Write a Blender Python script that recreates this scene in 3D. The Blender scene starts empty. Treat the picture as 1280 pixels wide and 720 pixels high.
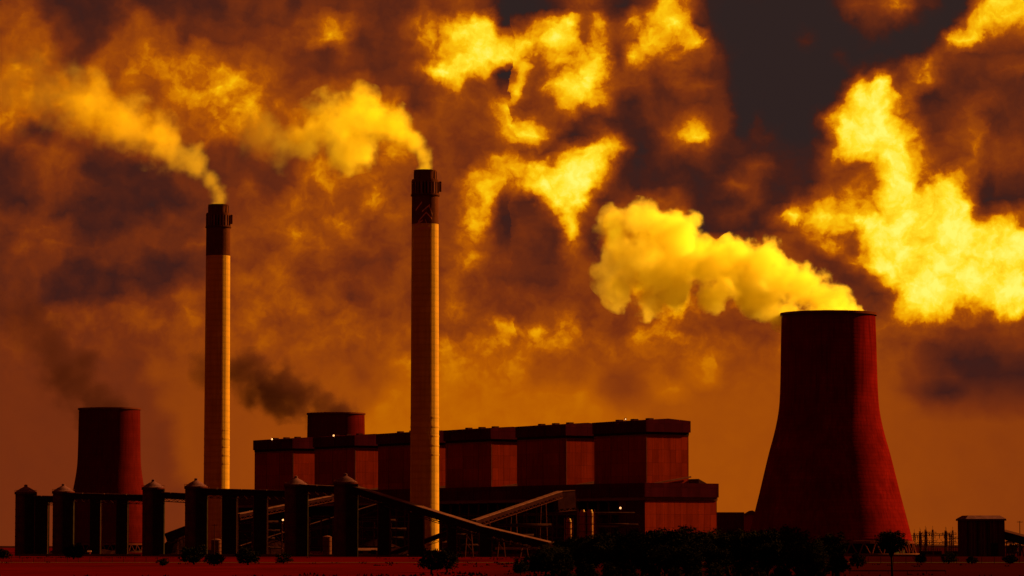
import bpy, bmesh, math, random
from mathutils import Vector, Matrix
random.seed(7)
R = math.radians
scene = bpy.context.scene
col = scene.collection

# ------------------------------------------------------------ camera
F = 4267.0                       # focal length in photo pixels (1280 wide)
CAMZ = 6.0
PITCH = math.atan(322.0 / F)
cam = bpy.data.objects.new('camera', bpy.data.cameras.new('camera'))
col.objects.link(cam)
cam.location = (0, 0, CAMZ)
cam.rotation_euler = (math.pi / 2 + PITCH, 0, 0)
cam.data.sensor_width = 36
cam.data.lens = 36 * F / 1280
cam.data.clip_start = 1
cam.data.clip_end = 60000
scene.camera = cam

# ------------------------------------------------------------ exposure
scene.view_settings.view_transform = 'Standard'
scene.view_settings.look = 'None'
scene.view_settings.gamma = 1
scene.view_settings.exposure = 1.8
EXPO = 3.48                      # 2 ** exposure, the sky colours below are divided by it
scene.cycles.volume_bounces = 11
scene.cycles.max_bounces = 12
scene.cycles.volume_max_steps = 256
scene.cycles.use_adaptive_sampling = True
scene.cycles.adaptive_threshold = 0.025

# ------------------------------------------------------------ sun
SUN_AZ = R(26)                   # behind the plane through the plant, seen from the camera
SUN_EL = R(27)
sd = Vector((math.cos(SUN_AZ) * math.cos(SUN_EL), math.sin(SUN_AZ) * math.cos(SUN_EL), math.sin(SUN_EL)))
sun = bpy.data.objects.new('sun', bpy.data.lights.new('sun', 'SUN'))
col.objects.link(sun)
sun.data.energy = 4.5
sun.data.color = (1.0, 0.52, 0.045)
sun.data.angle = R(0.5)
sun.rotation_euler = sd.to_track_quat('Z', 'Y').to_euler()

# ------------------------------------------------------------ node helper
class N:
    def __init__(s, tree): s.t = tree
    def new(s, kind, **kw):
        n = s.t.nodes.new(kind)
        for k, v in kw.items(): setattr(n, k, v)
        return n
    def put(s, sock, v):
        if isinstance(v, bpy.types.NodeSocket): s.t.links.new(v, sock)
        else: sock.default_value = v
    def m(s, op, a, b=None, c=None, clamp=False):
        n = s.new('ShaderNodeMath', operation=op, use_clamp=clamp)
        s.put(n.inputs[0], a)
        if b is not None: s.put(n.inputs[1], b)
        if c is not None: s.put(n.inputs[2], c)
        return n.outputs[0]
    def v(s, op, a, b=None, c=None):
        n = s.new('ShaderNodeVectorMath', operation=op)
        s.put(n.inputs[0], a)
        if b is not None:
            s.put(n.inputs['Scale' if op == 'SCALE' else 1], b)
        if c is not None: s.put(n.inputs[2], c)
        return n.outputs['Value' if op in ('DOT_PRODUCT', 'LENGTH', 'DISTANCE') else 'Vector']
    def xyz(s, a, b, c):
        n = s.new('ShaderNodeCombineXYZ')
        for i, q in enumerate((a, b, c)): s.put(n.inputs[i], q)
        return n.outputs[0]
    def sep(s, a):
        n = s.new('ShaderNodeSeparateXYZ'); s.put(n.inputs[0], a); return n.outputs
    def noise(s, vec, scale, detail=4, rough=0.5, dist=0.0, out='Fac', typ='FBM', dim='3D'):
        n = s.new('ShaderNodeTexNoise', noise_dimensions=dim)
        n.noise_type = typ
        s.put(n.inputs['Vector'], vec); s.put(n.inputs['Scale'], scale)
        s.put(n.inputs['Detail'], detail); s.put(n.inputs['Roughness'], rough)
        s.put(n.inputs['Distortion'], dist)
        return n.outputs[0 if out == 'Fac' else 1]
    def ramp(s, fac, stops, interp='LINEAR'):

        n = s.new('ShaderNodeValToRGB')
        cr = n.color_ramp; cr.interpolation = interp
        while len(cr.elements) > 1: cr.elements.remove(cr.elements[-1])
        cr.elements[0].position = stops[0][0]; cr.elements[0].color = (*stops[0][1], 1)
        for p, c in stops[1:]:
            e = cr.elements.new(p); e.color = (*c, 1)
        s.put(n.inputs[0], fac)
        return n.outputs[0]
    def mix(s, f, a, b, kind='RGBA', blend='MIX'):
        n = s.new('ShaderNodeMix', data_type=kind)
        if kind == 'RGBA':
            n.blend_type = blend
            s.put(n.inputs[0], f); s.put(n.inputs[6], a); s.put(n.inputs[7], b)
            return n.outputs[2]
        s.put(n.inputs[0], f); s.put(n.inputs[2], a); s.put(n.inputs[3], b)
        return n.outputs[0]
    def maprange(s, v, a, b, c, d, smooth=False):
        n = s.new('ShaderNodeMapRange')
        if smooth: n.interpolation_type = 'SMOOTHSTEP'
        for i, q in enumerate((v, a, b, c, d)): s.put(n.inputs[i], q)
        return n.outputs[0]

def lin(r, g, b):
    f = lambda c: (c / 255 / 12.92) if c <= 10 else (((c / 255) + .055) / 1.055) ** 2.4
    return (f(r), f(g), f(b))

# ------------------------------------------------------------ world: Nishita sky under a broken cloud deck
world = bpy.data.worlds.new('World'); scene.world = world
world.use_nodes = True
wt = world.node_tree; wt.nodes.clear()
n = N(wt)
# cloud cover by azimuth (64 columns) and elevation (33 rows, top row highest): 0 clear gap .. 9 brightly lit cloud
CLOUD = """
3321111211111122221222222233442000134311377410000000133552101688
4422111242222222223465322466898146884746679210000000012221005876
4442212444422222344565222466899787984634776820000010001100068533
4454224455555544332223222336999886667827646431000000100000332224
5554244455566665432222222369986064468843333221000000021225522236
5555565444566676543444532234643374688743323331000000188936422223
5556666545556666554555665224444743466631222222000000399962123322
5544556655555666445555566543334765422211223432010004899952223222
4212445556545555445555666633333687312321135742111002999985234322
2333222333322222334455556533333433268861123321111114899996335332
1233311112222222224555554433336778899831111111232113335995554333
1223321111122223224454454333368667999621111113321113344995685123
1122211111112233345554554333467222898223443111221245666998896111
2221111111222233444455444333474122484375556212214868899999999352
2333211122222333445444333333463122273265665111112345658999999894
2333322222223333334443333333443222243255667666544334548999999999
2222112221112233443333222333553322223445366666555432258999999999
2221111111122344444333333333433222233365555555544433224889999999
2221111122333344444332233333433333333445566554564443322499998999
2223333333344344444434433334443333443334555443334444333489865699
3333333344444444444444444444444545554434554443334444444445433347
3333333333444444544444444445555555554444555544434444444433222233
3333333334444444444444444555555554444444444554444444444443211122
3333333334444444444444344555555554444433444554444444444433221111
3333333333444444444444445555555555555433455444444444444432112222
3333333333444444444444455555555555555544444444444444444443333333
3333333333344444444444555555555555555555444444444444444444444444
3333333333344444444444555555555555555555444444444444444444444444
3333333333344444444445555555555555555555444444444444444444444444
3333333333344444444445555555555555555554444444444444444444444444
3333333333334444444445555555555555555554444444444444444444444444
3333333333334444444445555555555555555554444444444444444444444444
3333333333334444444445555555555555555554444444444444444444444444
"""
rows = [r.replace(' ', '') for r in CLOUD.strip().split('\n')]
assert len(rows) == 33 and all(len(r) == 64 for r in rows), [(i, len(r)) for i, r in enumerate(rows)]
LEVEL = [0.02, 0.15, 0.25, 0.35, 0.44, 0.54, 0.64, 0.75, 0.84, 0.93]
def level(r_, c_):
    v_ = LEVEL[int(rows[r_][c_])]
    if r_ >= 18: v_ *= 1 - 0.13 * min(1, (r_ - 18) / 4) * max(-.15, min(1.5, (abs(c_ - 35) - 13) / 10.0))
    return v_
tc = n.new('ShaderNodeTexCoord')
dx, dy, dz = n.sep(tc.outputs['Generated'])[:3]
az = n.m('ARCTAN2', dx, dy)
el = n.m('ARCSINE', dz)
# one unit = 20 photo pixels of arc
CU = F / 20.0
cx = n.m('MULTIPLY_ADD', az, CU, 32.0)
cy = n.m('MULTIPLY_ADD', el, -CU, 682 / 20.0 - 0.55)
p = n.xyz(cx, cy, 0)
w1 = n.v('SUBTRACT', n.noise(p, 0.30, 3, 0.55, out='Color'), (0.5, 0.5, 0.5))
w2 = n.v('SUBTRACT', n.noise(n.v('ADD', p, (37, 11, 5)), 1.1, 6, 0.62, out='Color'), (0.5, 0.5, 0.5))
calm = n.maprange(cy, 19.0, 25.0, 1.0, 0.0, True)
amp1 = n.mix(calm, 1.2, 2.0, 'FLOAT')
amp2 = n.mix(calm, 0.6, 0.95, 'FLOAT')
q = n.v('ADD', n.v('ADD', p, n.v('SCALE', w1, amp1)), n.v('SCALE', w2, amp2))
qx, qy = n.sep(q)[:2]
fx = n.m('DIVIDE', n.m('SUBTRACT', qx, 0.5), 63.0, clamp=True)
ry = n.m('MINIMUM', n.m('MAXIMUM', qy, 0.0), 32.0)
half = n.m('GREATER_THAN', fx, 31.5 / 63)
fl = n.m('MULTIPLY', fx, 63.0 / 32.0)
fr = n.m('MULTIPLY_ADD', fx, 63.0 / 32.0, -31.0 / 32.0)
dens = None
for k in range(0, 33, 3):
    def stops(c0):
        out = []
        for j in range(32):
            c = min(63, c0 + j)
            out.append((j / 32.0, tuple(level(k + i, c) for i in range(3))))
        return out
    a = n.ramp(fl, stops(0), 'CARDINAL'); b = n.ramp(fr, stops(31), 'CARDINAL')
    c = n.mix(half, a, b)
    d = n.v('ABSOLUTE', n.v('SUBTRACT', n.xyz(ry, ry, ry), (k, k + 1, k + 2)))
    wv = n.v('MAXIMUM', n.v('SUBTRACT', (1, 1, 1), d), (0, 0, 0))
    s = n.v('DOT_PRODUCT', c, wv)
    dens = s if dens is None else n.m('ADD', dens, s)
# away from that window of sky the deck goes on as loose broken cloud
gen = n.noise(n.v('MULTIPLY', tc.outputs['Generated'], (1, 1, 2.5)), 3.2, 8, 0.55, 0.4)
gen = n.maprange(gen, 0.38, 0.75, 0.05, n.maprange(dy, -0.5, 0.7, 0.80, 0.90))
edge = n.m('MAXIMUM', n.maprange(n.m('ABSOLUTE', n.m('SUBTRACT', cx, 32)), 32.5, 44, 0, 1, True), n.maprange(cy, 0.5, -9, 0, 1, True))
edge = n.m('MAXIMUM', edge, n.m('LESS_THAN', dy, 0.0))
dens = n.mix(edge, dens, gen, 'FLOAT')
# wisps and billows
fb = n.m('SUBTRACT', n.noise(n.v('ADD', q, (5, 90, 2)), 0.55, 6, 0.50), 0.5)
vo = n.new('ShaderNodeTexVoronoi', feature='SMOOTH_F1')
n.put(vo.inputs['Vector'], q); n.put(vo.inputs['Scale'], 0.75); n.put(vo.inputs['Smoothness'], 0.6)
try:
    n.put(vo.inputs['Detail'], 3.0); n.put(vo.inputs['Roughness'], 0.55)
except Exception: pass
bil = n.m('SUBTRACT', 0.42, vo.outputs['Distance'])
lit = n.maprange(dens, 0.0, 0.50, 0.20, 1.0)
lowc = n.mix(calm, 0.12, 1.0, 'FLOAT')
det = n.m('ADD', n.m('MULTIPLY', fb, 0.42), n.m('MULTIPLY', bil, n.maprange(dens, 0.35, 0.75, 0.0, 0.22)))
fine = n.m('SUBTRACT', n.noise(n.v('ADD', q, (71, 3, 9)), 2.2, 4, 0.55), 0.5)
det = n.m('ADD', det, n.m('MULTIPLY', fine, 0.10))
dens2 = n.m('ADD', dens, n.m('MULTIPLY', n.m('MULTIPLY', det, lit), lowc))
crisp = n.m('MULTIPLY', calm, n.maprange(cx, 16, 36, 0.35, 1.0))
dens2 = n.m('ADD', dens2, n.m('MULTIPLY', crisp, n.maprange(dens2, 0.41, 0.56, -0.03, 0.10, True)))
# cumulus edges are crisp: steepen the step from shaded to sunlit cloud
PAL = [(0.00, lin(38, 29, 31)), (0.06, lin(44, 28, 29)), (0.12, lin(62, 26, 22)), (0.20, lin(88, 34, 19)), (0.30, lin(118, 46, 15)), (0.41, lin(150, 66, 9)),
       (0.53, lin(180, 88, 2)), (0.61, lin(212, 122, 0)), (0.69, lin(240, 160, 2)), (0.78, lin(253, 196, 12)), (0.88, lin(255, 226, 45)), (1.0, lin(255, 246, 105))]
ccol = n.ramp(dens2, PAL)
skyt = n.new('ShaderNodeTexSky')
skyt.sky_type = 'NISHITA'; skyt.sun_disc = False
skyt.sun_elevation = SUN_EL; skyt.sun_rotation = math.pi / 2 - SUN_AZ
skyt.air_density = 2; skyt.dust_density = 5
sk = n.v('MULTIPLY', skyt.outputs[0], (0.05, 0.022, 0.008))
below = n.m('GREATER_THAN', el, -0.004)
up = n.v('ADD', n.v('SCALE', ccol, 10.0 / EXPO), n.v('SCALE', sk, 0.12))
fin = n.mix(below, (0.03, 0.006, 0.003, 1), up)
bg = n.new('ShaderNodeBackground'); n.put(bg.inputs[0], fin); bg.inputs[1].default_value = 0.1
wo = n.new('ShaderNodeOutputWorld'); wt.links.new(bg.outputs[0], wo.inputs[0])
try:
    world.cycles.sampling_method = 'MANUAL'; world.cycles.sample_map_resolution = 512
except Exception: pass

# ------------------------------------------------------------ geometry helpers
def P(px, py, Y):
    """World point seen at photo pixel (px, py) at distance Y."""
    a = (px - 640) / F; b = (360 - py) / F
    d = Vector((a, math.cos(PITCH) - b * math.sin(PITCH), math.sin(PITCH) + b * math.cos(PITCH)))
    return Vector((0, 0, CAMZ)) + d * (Y / d.y)

class MB:
    def __init__(s): s.v = []; s.f = []; s.smooth = False
    def box(s, c, d, ax=None):
        """centre c, full sizes d, optional axes (u, v, w)"""
        u, v, w = ax or (Vector((1, 0, 0)), Vector((0, 1, 0)), Vector((0, 0, 1)))
        c = Vector(c); i = len(s.v)
        for z in (-.5, .5):
            for y in (-.5, .5):
                for x in (-.5, .5):
                    s.v.append(c + u * (x * d[0]) + v * (y * d[1]) + w * (z * d[2]))
        s.f += [(i, i+2, i+3, i+1), (i+4, i+5, i+7, i+6), (i, i+1, i+5, i+4), (i+2, i+6, i+7, i+3), (i, i+4, i+6, i+2), (i+1, i+3, i+7, i+5)]
        return s
    def bar(s, a, b, w, h=None):
        a = Vector(a); b = Vector(b); h = h or w
        d = b - a; L = d.length
        if L < 1e-6: return s
        x = d / L
        y = Vector((0, 0, 1)).cross(x)
        if y.length < 1e-4: y = Vector((0, 1, 0))
        y.normalize(); z = x.cross(y)
        return s.box((a + b) / 2, (L, w, h), (x, y, z))
    def tube(s, pts, radii, seg=8, cap=True):
        pts = [Vector(p) for p in pts]; i0 = len(s.v)
        for k, p in enumerate(pts):
            d = (pts[min(k + 1, len(pts) - 1)] - pts[max(k - 1, 0)]).normalized()
            a = d.cross(Vector((0, 0, 1)) if abs(d.z) < .9 else Vector((1, 0, 0))).normalized(); b = d.cross(a)
            for j in range(seg):
                t = 2 * math.pi * j / seg
                s.v.append(p + (a * math.cos(t) + b * math.sin(t)) * radii[k])
        for k in range(len(pts) - 1):
            for j in range(seg):
                a = i0 + k * seg + j; b = i0 + k * seg + (j + 1) % seg
                s.f.append((a, b, b + seg, a + seg))
        if cap:
            s.f.append(tuple(i0 + j for j in range(seg))[::-1]); s.f.append(tuple(i0 + (len(pts) - 1) * seg + j for j in range(seg)))
        return s
    def lathe(s, prof, seg=48, c=(0, 0), close=False):
        i0 = len(s.v); m = len(prof)
        for r, z in prof:
            for j in range(seg):
                t = 2 * math.pi * j / seg
                s.v.append(Vector((c[0] + r * math.cos(t), c[1] + r * math.sin(t), z)))
        for k in range(m if close else m - 1):
            k2 = (k + 1) % m
            for j in range(seg):
                j2 = (j + 1) % seg
                s.f.append((i0 + k * seg + j, i0 + k * seg + j2, i0 + k2 * seg + j2, i0 + k2 * seg + j))
        return s
    def disc(s, r, z, seg=48, c=(0, 0)):
        i0 = len(s.v)
        for j in range(seg):
            t = 2 * math.pi * j / seg
            s.v.append(Vector((c[0] + r * math.cos(t), c[1] + r * math.sin(t), z)))
        s.f.append(tuple(range(i0, i0 + seg))); return s
    def prism(s, pts, off):
        """polygon pts extruded by vector off"""
        i = len(s.v); m = len(pts); off = Vector(off)
        s.v += [Vector(p) for p in pts] + [Vector(p) + off for p in pts]
        s.f.append(tuple(range(i, i + m))[::-1]); s.f.append(tuple(range(i + m, i + 2 * m)))
        for k in range(m):
            s.f.append((i + k, i + (k + 1) % m, i + m + (k + 1) % m, i + m + k))
        return s
    def build(s, name, mat, parent=None, loc=None, smooth=False):
        me = bpy.data.meshes.new(name)
        me.from_pydata([tuple(p) for p in s.v], [], s.f); me.update()
        bm = bmesh.new(); bm.from_mesh(me); bmesh.ops.recalc_face_normals(bm, faces=bm.faces); bm.to_mesh(me); bm.free()
        if smooth or s.smooth:
            for p in me.polygons: p.use_smooth = True
        me.materials.append(mat)
        o = bpy.data.objects.new(name, me); col.objects.link(o)
        if parent is not None: o.parent = parent
        if loc is not None: o.location = loc
        return o

def tag(o, label=None, cat=None, group=None, kind=None):
    if label: o['label'] = label
    if cat: o['category'] = cat
    if group: o['group'] = group
    if kind: o['kind'] = kind
    return o
def empty(name, loc, label, cat, group=None, rz=0):
    o = bpy.data.objects.new(name, None); col.objects.link(o)
    o.location = loc; o.rotation_euler = (0, 0, rz); o.empty_display_size = 2
    return tag(o, label, cat, group)
def copy_tree(o, parent=None):
    c = o.copy(); col.objects.link(c); c.parent = parent
    for ch in list(o.children): copy_tree(ch, c)
    return c

# ------------------------------------------------------------ materials
def mat(name, c, rough=0.8, var=0.25, scale=0.2, metal=0.0, bump=0.0, streak=0.0, spec=0.3, ribs=None, rings=None):
    m = bpy.data.materials.new(name); m.use_nodes = True
    t = m.node_tree; n = N(t)
    b = t.nodes['Principled BSDF']
    tc = n.new('ShaderNodeTexCoord').outputs['Object']
    f = n.noise(tc, scale, 6, 0.6)
    col_ = n.mix(n.maprange(f, 0.3, 0.7, 0, 1), (*[x * (1 - var) for x in c], 1), (*[min(1, x * (1 + var)) for x in c], 1))
    if streak:
        sv = n.v('MULTIPLY', tc, (0.6, 0.6, 0.03))
        sf = n.maprange(n.noise(sv, 1.0, 5, 0.65), 0.45, 0.72, 0, streak)
        col_ = n.mix(sf, col_, (*[x * 0.35 for x in c], 1))
    h = None
    if rings:
        z = n.sep(tc)[2]
        h = n.m('POWER', n.m('ABSOLUTE', n.m('SINE', n.m('MULTIPLY', z, math.pi / rings))), 0.15)
        col_ = n.mix(n.maprange(h, 0.55, 1, 0.35, 0), col_, (*[x * 0.4 for x in c], 1))
        lift = n.new('ShaderNodeTexWhiteNoise', noise_dimensions='1D')
        n.put(lift.inputs['W'], n.m('FLOOR', n.m('DIVIDE', z, rings)))
        col_ = n.mix(n.maprange(lift.outputs[0], 0, 1, 0, 0.25), col_, (*[x * 0.55 for x in c], 1))
    if ribs:
        xx, yy, zz = n.sep(tc)[:3]
        h = n.m('SINE', n.m('MULTIPLY', n.m('ADD', xx, yy), 2 * math.pi / ribs))
        br = n.new('ShaderNodeTexBrick'); br.offset = 0
        n.put(br.inputs['Vector'], n.xyz(n.m('ADD', xx, n.m('MULTIPLY', yy, 0.37)), zz, 0)); br.inputs['Scale'].default_value = 1
        br.inputs['Brick Width'].default_value = 5.2; br.inputs['Row Height'].default_value = 9; br.inputs['Mortar Size'].default_value = 0.09
        br.inputs['Color1'].default_value = (1, 1, 1, 1); br.inputs['Color2'].default_value = (0.72, 0.72, 0.72, 1); br.inputs['Mortar'].default_value = (0.4, 0.4, 0.4, 1)
        col_ = n.mix(1.0, col_, br.outputs[0], blend='MULTIPLY')
    n.put(b.inputs['Base Color'], col_)
    b.inputs['Roughness'].default_value = rough; b.inputs['Metallic'].default_value = metal
    b.inputs['Specular IOR Level'].default_value = spec
    bp = n.new('ShaderNodeBump'); bp.inputs['Strength'].default_value = bump or 0.3; bp.inputs['Distance'].default_value = 0.3
    n.put(bp.inputs['Height'], h if h is not None else n.noise(tc, scale * 6, 4, 0.6))
    t.links.new(bp.outputs[0], b.inputs['Normal'])
    return m
M = {}
M['tower'] = mat('weathered_tower_concrete', (0.085, 0.003, 0.005), 0.95, 0.4, 0.05, streak=0.8, rings=2.6, bump=0.25, spec=0.0)
M['tower_far_shaded'] = mat('shade_toned_tower_concrete', (0.05, 0.003, 0.005), 0.95, 0.2, 0.06, streak=0.6, rings=2.6, bump=0.2, spec=0.0)  # tower concrete darkened: the far towers' lack of direct sun is put into colour
M['tower_rim'] = mat('tower_rim_concrete', (0.06, 0.012, 0.015), 0.9, 0.2, 0.2, spec=0.0)
M['chimney'] = mat('pale_chimney_concrete', (0.32, 0.135, 0.014), 0.85, 0.15, 0.08, streak=0.35, rings=4.0, spec=0.15)
M['chimney_dark'] = mat('dark_painted_concrete', (0.055, 0.014, 0.014), 0.9, 0.3, 0.15, streak=0.4, spec=0.0)
M['chimney_mark'] = mat('faded_red_paint', (0.32, 0.09, 0.10), 0.9, 0.35, 0.5, spec=0.1)
M['black_steel'] = mat('coal_blackened_steel', (0.012, 0.007, 0.009), 0.8, 0.4, 0.3, spec=0.0)
M['silo'] = mat('sooty_concrete', (0.045, 0.008, 0.012), 0.9, 0.35, 0.2, streak=0.5, spec=0.0)
M['cap'] = mat('dusty_silo_cap', (0.07, 0.025, 0.07), 0.8, 0.3, 0.3, spec=0.0)
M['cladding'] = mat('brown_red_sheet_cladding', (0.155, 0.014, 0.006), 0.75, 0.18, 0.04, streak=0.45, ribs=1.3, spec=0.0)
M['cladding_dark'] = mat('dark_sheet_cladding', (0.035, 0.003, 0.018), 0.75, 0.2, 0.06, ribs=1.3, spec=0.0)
M['roof'] = mat('dark_roof_sheet', (0.04, 0.012, 0.02), 0.8, 0.2, 0.1, spec=0.0)
M['flashing'] = mat('dull_grey_flashing', (0.085, 0.026, 0.05), 0.7, 0.25, 0.15, spec=0.0)
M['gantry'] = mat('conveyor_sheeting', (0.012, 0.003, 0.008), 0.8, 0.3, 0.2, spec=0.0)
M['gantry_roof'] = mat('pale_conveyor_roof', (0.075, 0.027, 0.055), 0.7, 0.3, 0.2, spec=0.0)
M['rust'] = mat('rusty_dark_steel', (0.035, 0.008, 0.010), 0.8, 0.4, 0.4, spec=0.0)
M['duct'] = mat('red_oxide_duct', (0.12, 0.006, 0.003), 0.6, 0.2, 0.3, spec=0.2)
M['pipe'] = mat('grey_pipework', (0.022, 0.007, 0.012), 0.6, 0.4, 0.3, spec=0.0)
M['wall'] = mat('pale_wall_blocks', (0.065, 0.02, 0.03), 0.9, 0.3, 0.2, spec=0.0)
M['coal'] = mat('coal_heap', (0.009, 0.002, 0.004), 0.9, 0.5, 0.3, bump=0.8, spec=0.0)
M['bark'] = mat('dark_bark', (0.008, 0.004, 0.003), 0.9, 0.3, 1.0, spec=0.0)
M['leaf'] = mat('dull_green_leaves', (0.006, 0.004, 0.003), 0.9, 0.5, 0.8, spec=0.0)
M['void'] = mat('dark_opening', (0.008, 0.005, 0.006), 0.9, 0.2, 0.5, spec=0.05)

def lamp_mat():
    m = bpy.data.materials.new('lit_lamp_glass'); m.use_nodes = True
    t = m.node_tree; b = t.nodes['Principled BSDF']
    b.inputs['Emission Color'].default_value = (1, 0.45, 0.18, 1); b.inputs['Emission Strength'].default_value = 0.45
    b.inputs['Base Color'].default_value = (0.5, 0.4, 0.3, 1)
    return m
M['lamp'] = lamp_mat()

# ------------------------------------------------------------ ground
def ground_mat():
    m = bpy.data.materials.new('red_earth'); m.use_nodes = True
    t = m.node_tree; n = N(t); b = t.nodes['Principled BSDF']
    tc = n.new('ShaderNodeTexCoord').outputs['Object']
    a = n.noise(n.v('MULTIPLY', tc, (0.011, 0.004, 1)), 1.0, 8, 0.62, 0.3)
    c = n.noise(n.v('MULTIPLY', tc, (0.12, 0.05, 1)), 1.0, 7, 0.7)
    f = n.m('ADD', n.m('MULTIPLY', a, 0.6), n.m('MULTIPLY', c, 0.4))
    colr = n.ramp(f, [(0.34, (0.008, 0.0007, 0.0007)), (0.43, (0.026, 0.0007, 0.0007)), (0.56, (0.040, 0.0008, 0.0007)), (0.68, (0.055, 0.0015, 0.0015))])
    # right hand side of the site is darker scrub
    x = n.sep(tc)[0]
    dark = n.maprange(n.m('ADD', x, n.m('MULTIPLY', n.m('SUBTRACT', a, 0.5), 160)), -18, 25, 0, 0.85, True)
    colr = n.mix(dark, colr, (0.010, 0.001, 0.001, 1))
    n.put(b.inputs['Base Color'], colr)
    b.inputs['Roughness'].default_value = 1.0; b.inputs['Specular IOR Level'].default_value = 0.0
    bp = n.new('ShaderNodeBump'); bp.inputs['Distance'].default_value = 0.5; bp.inputs['Strength'].default_value = 0.6
    n.put(bp.inputs['Height'], c); t.links.new(bp.outputs[0], b.inputs['Normal'])
    return m
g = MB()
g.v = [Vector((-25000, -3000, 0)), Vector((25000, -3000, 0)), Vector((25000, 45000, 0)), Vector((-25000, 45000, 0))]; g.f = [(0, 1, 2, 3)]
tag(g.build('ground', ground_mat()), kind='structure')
# low far rise along the horizon
def ridge(name, Y, h, seed, depth=900):
    rnd = random.Random(seed); b = MB(); xs = [-6000 + 60 * i for i in range(201)]
    hs = []
    ph = [rnd.uniform(0, 6.28) for _ in range(6)]
    for x in xs: hs.append(h * (0.55 + 0.18 * math.sin(x / 640 + ph[0]) + 0.12 * math.sin(x / 230 + ph[1]) + 0.06 * math.sin(x / 77 + ph[2])))
    for x, z in zip(xs, hs): b.v += [Vector((x, Y, -1)), Vector((x, Y + depth * .4, z)), Vector((x, Y + depth, -1))]
    for i in range(len(xs) - 1):
        k = 3 * i; b.f += [(k, k + 3, k + 4, k + 1), (k + 1, k + 4, k + 5, k + 2)]
    return tag(b.build(name, M['coal'], smooth=True), kind='structure')
ridge('hills', 9000, 13, 3)

# dark service road in front of the plant
rd = MB(); rd.box((-60, 1220, 0.02), (1200, 14, 0.03))
tag(rd.build('road', mat('asphalt', (0.02, 0.008, 0.008), 0.9, 0.3, 0.3, spec=0.1)), kind='structure')
# flat embankments among the coal silos
def berm(px0, px1, py_top0, py_top1, Y, w=40):
    a = P(px0, 690, Y); b = P(px1, 690, Y)
    z0 = P(px0, py_top0, Y).z; z1 = P(px1, py_top1, Y).z
    m = MB()
    n_ = 14
    for i in range(n_ + 1):
        t = i / n_; x = a.x + (b.x - a.x) * t; z = max(0.1, z0 + (z1 - z0) * t + random.uniform(-.25, .25))
        m.v += [Vector((x, Y - w * .35, -0.3)), Vector((x, Y, z)), Vector((x, Y + w * .4, z)), Vector((x, Y + w, -0.3))]
    for i in range(n_):
        k = 4 * i
        for j in range(3): m.f.append((k + j, k + j + 4, k + j + 5, k + j + 1))
    m.f.append((0, 1, 2, 3)); k = 4 * n_; m.f.append((k, k + 3, k + 2, k + 1))
    return tag(m.build('embankment', M['coal']), kind='structure')
berm(20, 118, 693, 687, 2090); berm(118, 180, 686, 694, 2120)

# ------------------------------------------------------------ cooling towers
def make_tower(flare=1.0):
    root = empty('cooling_tower', (0, 0, 0), 'huge dark red cooling tower on the right, bright steam pouring from its rim', 'cooling tower', 'hyperbolic cooling towers')
    prof = [(56.7, 9.5), (52.8, 25), (48.2, 43), (44.6, 58), (41.4, 71), (38.6, 81), (36.4, 90), (34.9, 98), (34.0, 106), (33.5, 116), (33.1, 130), (32.8, 146), (32.4, 160), (32.2, 166.6)]
    prof = [(32.2 + (r_ - 32.2) * flare, z_) for r_, z_ in prof]
    # smooth the profile
    fine = []
    for i in range(len(prof) - 1):
        p0 = prof[max(i - 1, 0)]; p1 = prof[i]; p2 = prof[i + 1]; p3 = prof[min(i + 2, len(prof) - 1)]
        for k in range(4):
            t = k / 4; fine.append(tuple(0.5 * ((2 * p1[c]) + (-p0[c] + p2[c]) * t + (2 * p0[c] - 5 * p1[c] + 4 * p2[c] - p3[c]) * t * t + (-p0[c] + 3 * p1[c] - 3 * p2[c] + p3[c]) * t ** 3) for c in (0, 1)))
    fine.append(prof[-1])
    inner = [(r - 0.9, z) for r, z in reversed(fine)]
    MB().lathe(fine + inner, 128, close=True).build('shell', M['tower' if flare == 1 else 'tower_far_shaded'], root, smooth=True)
    sx = lambda v_: 32.2 + (v_ - 32.2) * flare
    MB().lathe([(32.22, 165.2), (33.3, 165.3), (33.3, 167.0), (31.0, 167.0), (31.0, 165.4)], 128, close=True).build('rim', M['tower_rim'], root)
    MB().lathe([(sx(56.7) - .4, 8.6), (sx(56.7) + .9, 8.6), (sx(56.7) + .6, 10.4), (sx(56.7) + .02, 10.5)], 128, close=True).build('ring_beam', M['tower_rim'], root)
    MB().lathe([(61, 0), (61, 2.0), (60.3, 2.0), (60.3, 0)], 96, close=True).build('basin', M['wall'], root)
    b = MB(); b.lathe([(sx(56.7) - 6, 0.2), (sx(56.7) - 6, 9)], 64); b.disc(sx(56.7) - 6, 9, 64); b.build('cooling_fill', M['void'], root)
    k = 40
    rb, rt = sx(56.7) + 2.5, sx(56.7) + .2
    for i in range(k):
        for s in (-1, 1):
            t0 = 2 * math.pi * (i + 0.5) / k; t1 = t0 + s * math.pi / k
            MB().tube([(rb * math.cos(t0), rb * math.sin(t0), 0), (rt * math.cos(t1), rt * math.sin(t1), 9.2)], [0.55, 0.5], 8).build('leg', M['tower_rim'], root)
    return root
tw = make_tower()
c = P(1037.5, 682, 1950); tw.location = (c.x, 1950, 0); tw.scale = (.83, .83, .83)
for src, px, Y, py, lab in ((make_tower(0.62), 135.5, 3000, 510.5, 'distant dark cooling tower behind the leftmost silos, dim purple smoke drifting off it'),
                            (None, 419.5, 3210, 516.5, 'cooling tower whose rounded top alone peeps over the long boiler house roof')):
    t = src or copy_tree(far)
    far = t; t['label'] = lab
    t.location = (P(px, 682, Y).x, Y, 0); t.scale = (.83, .83, P(px, py, Y).z / 167.0)

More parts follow.
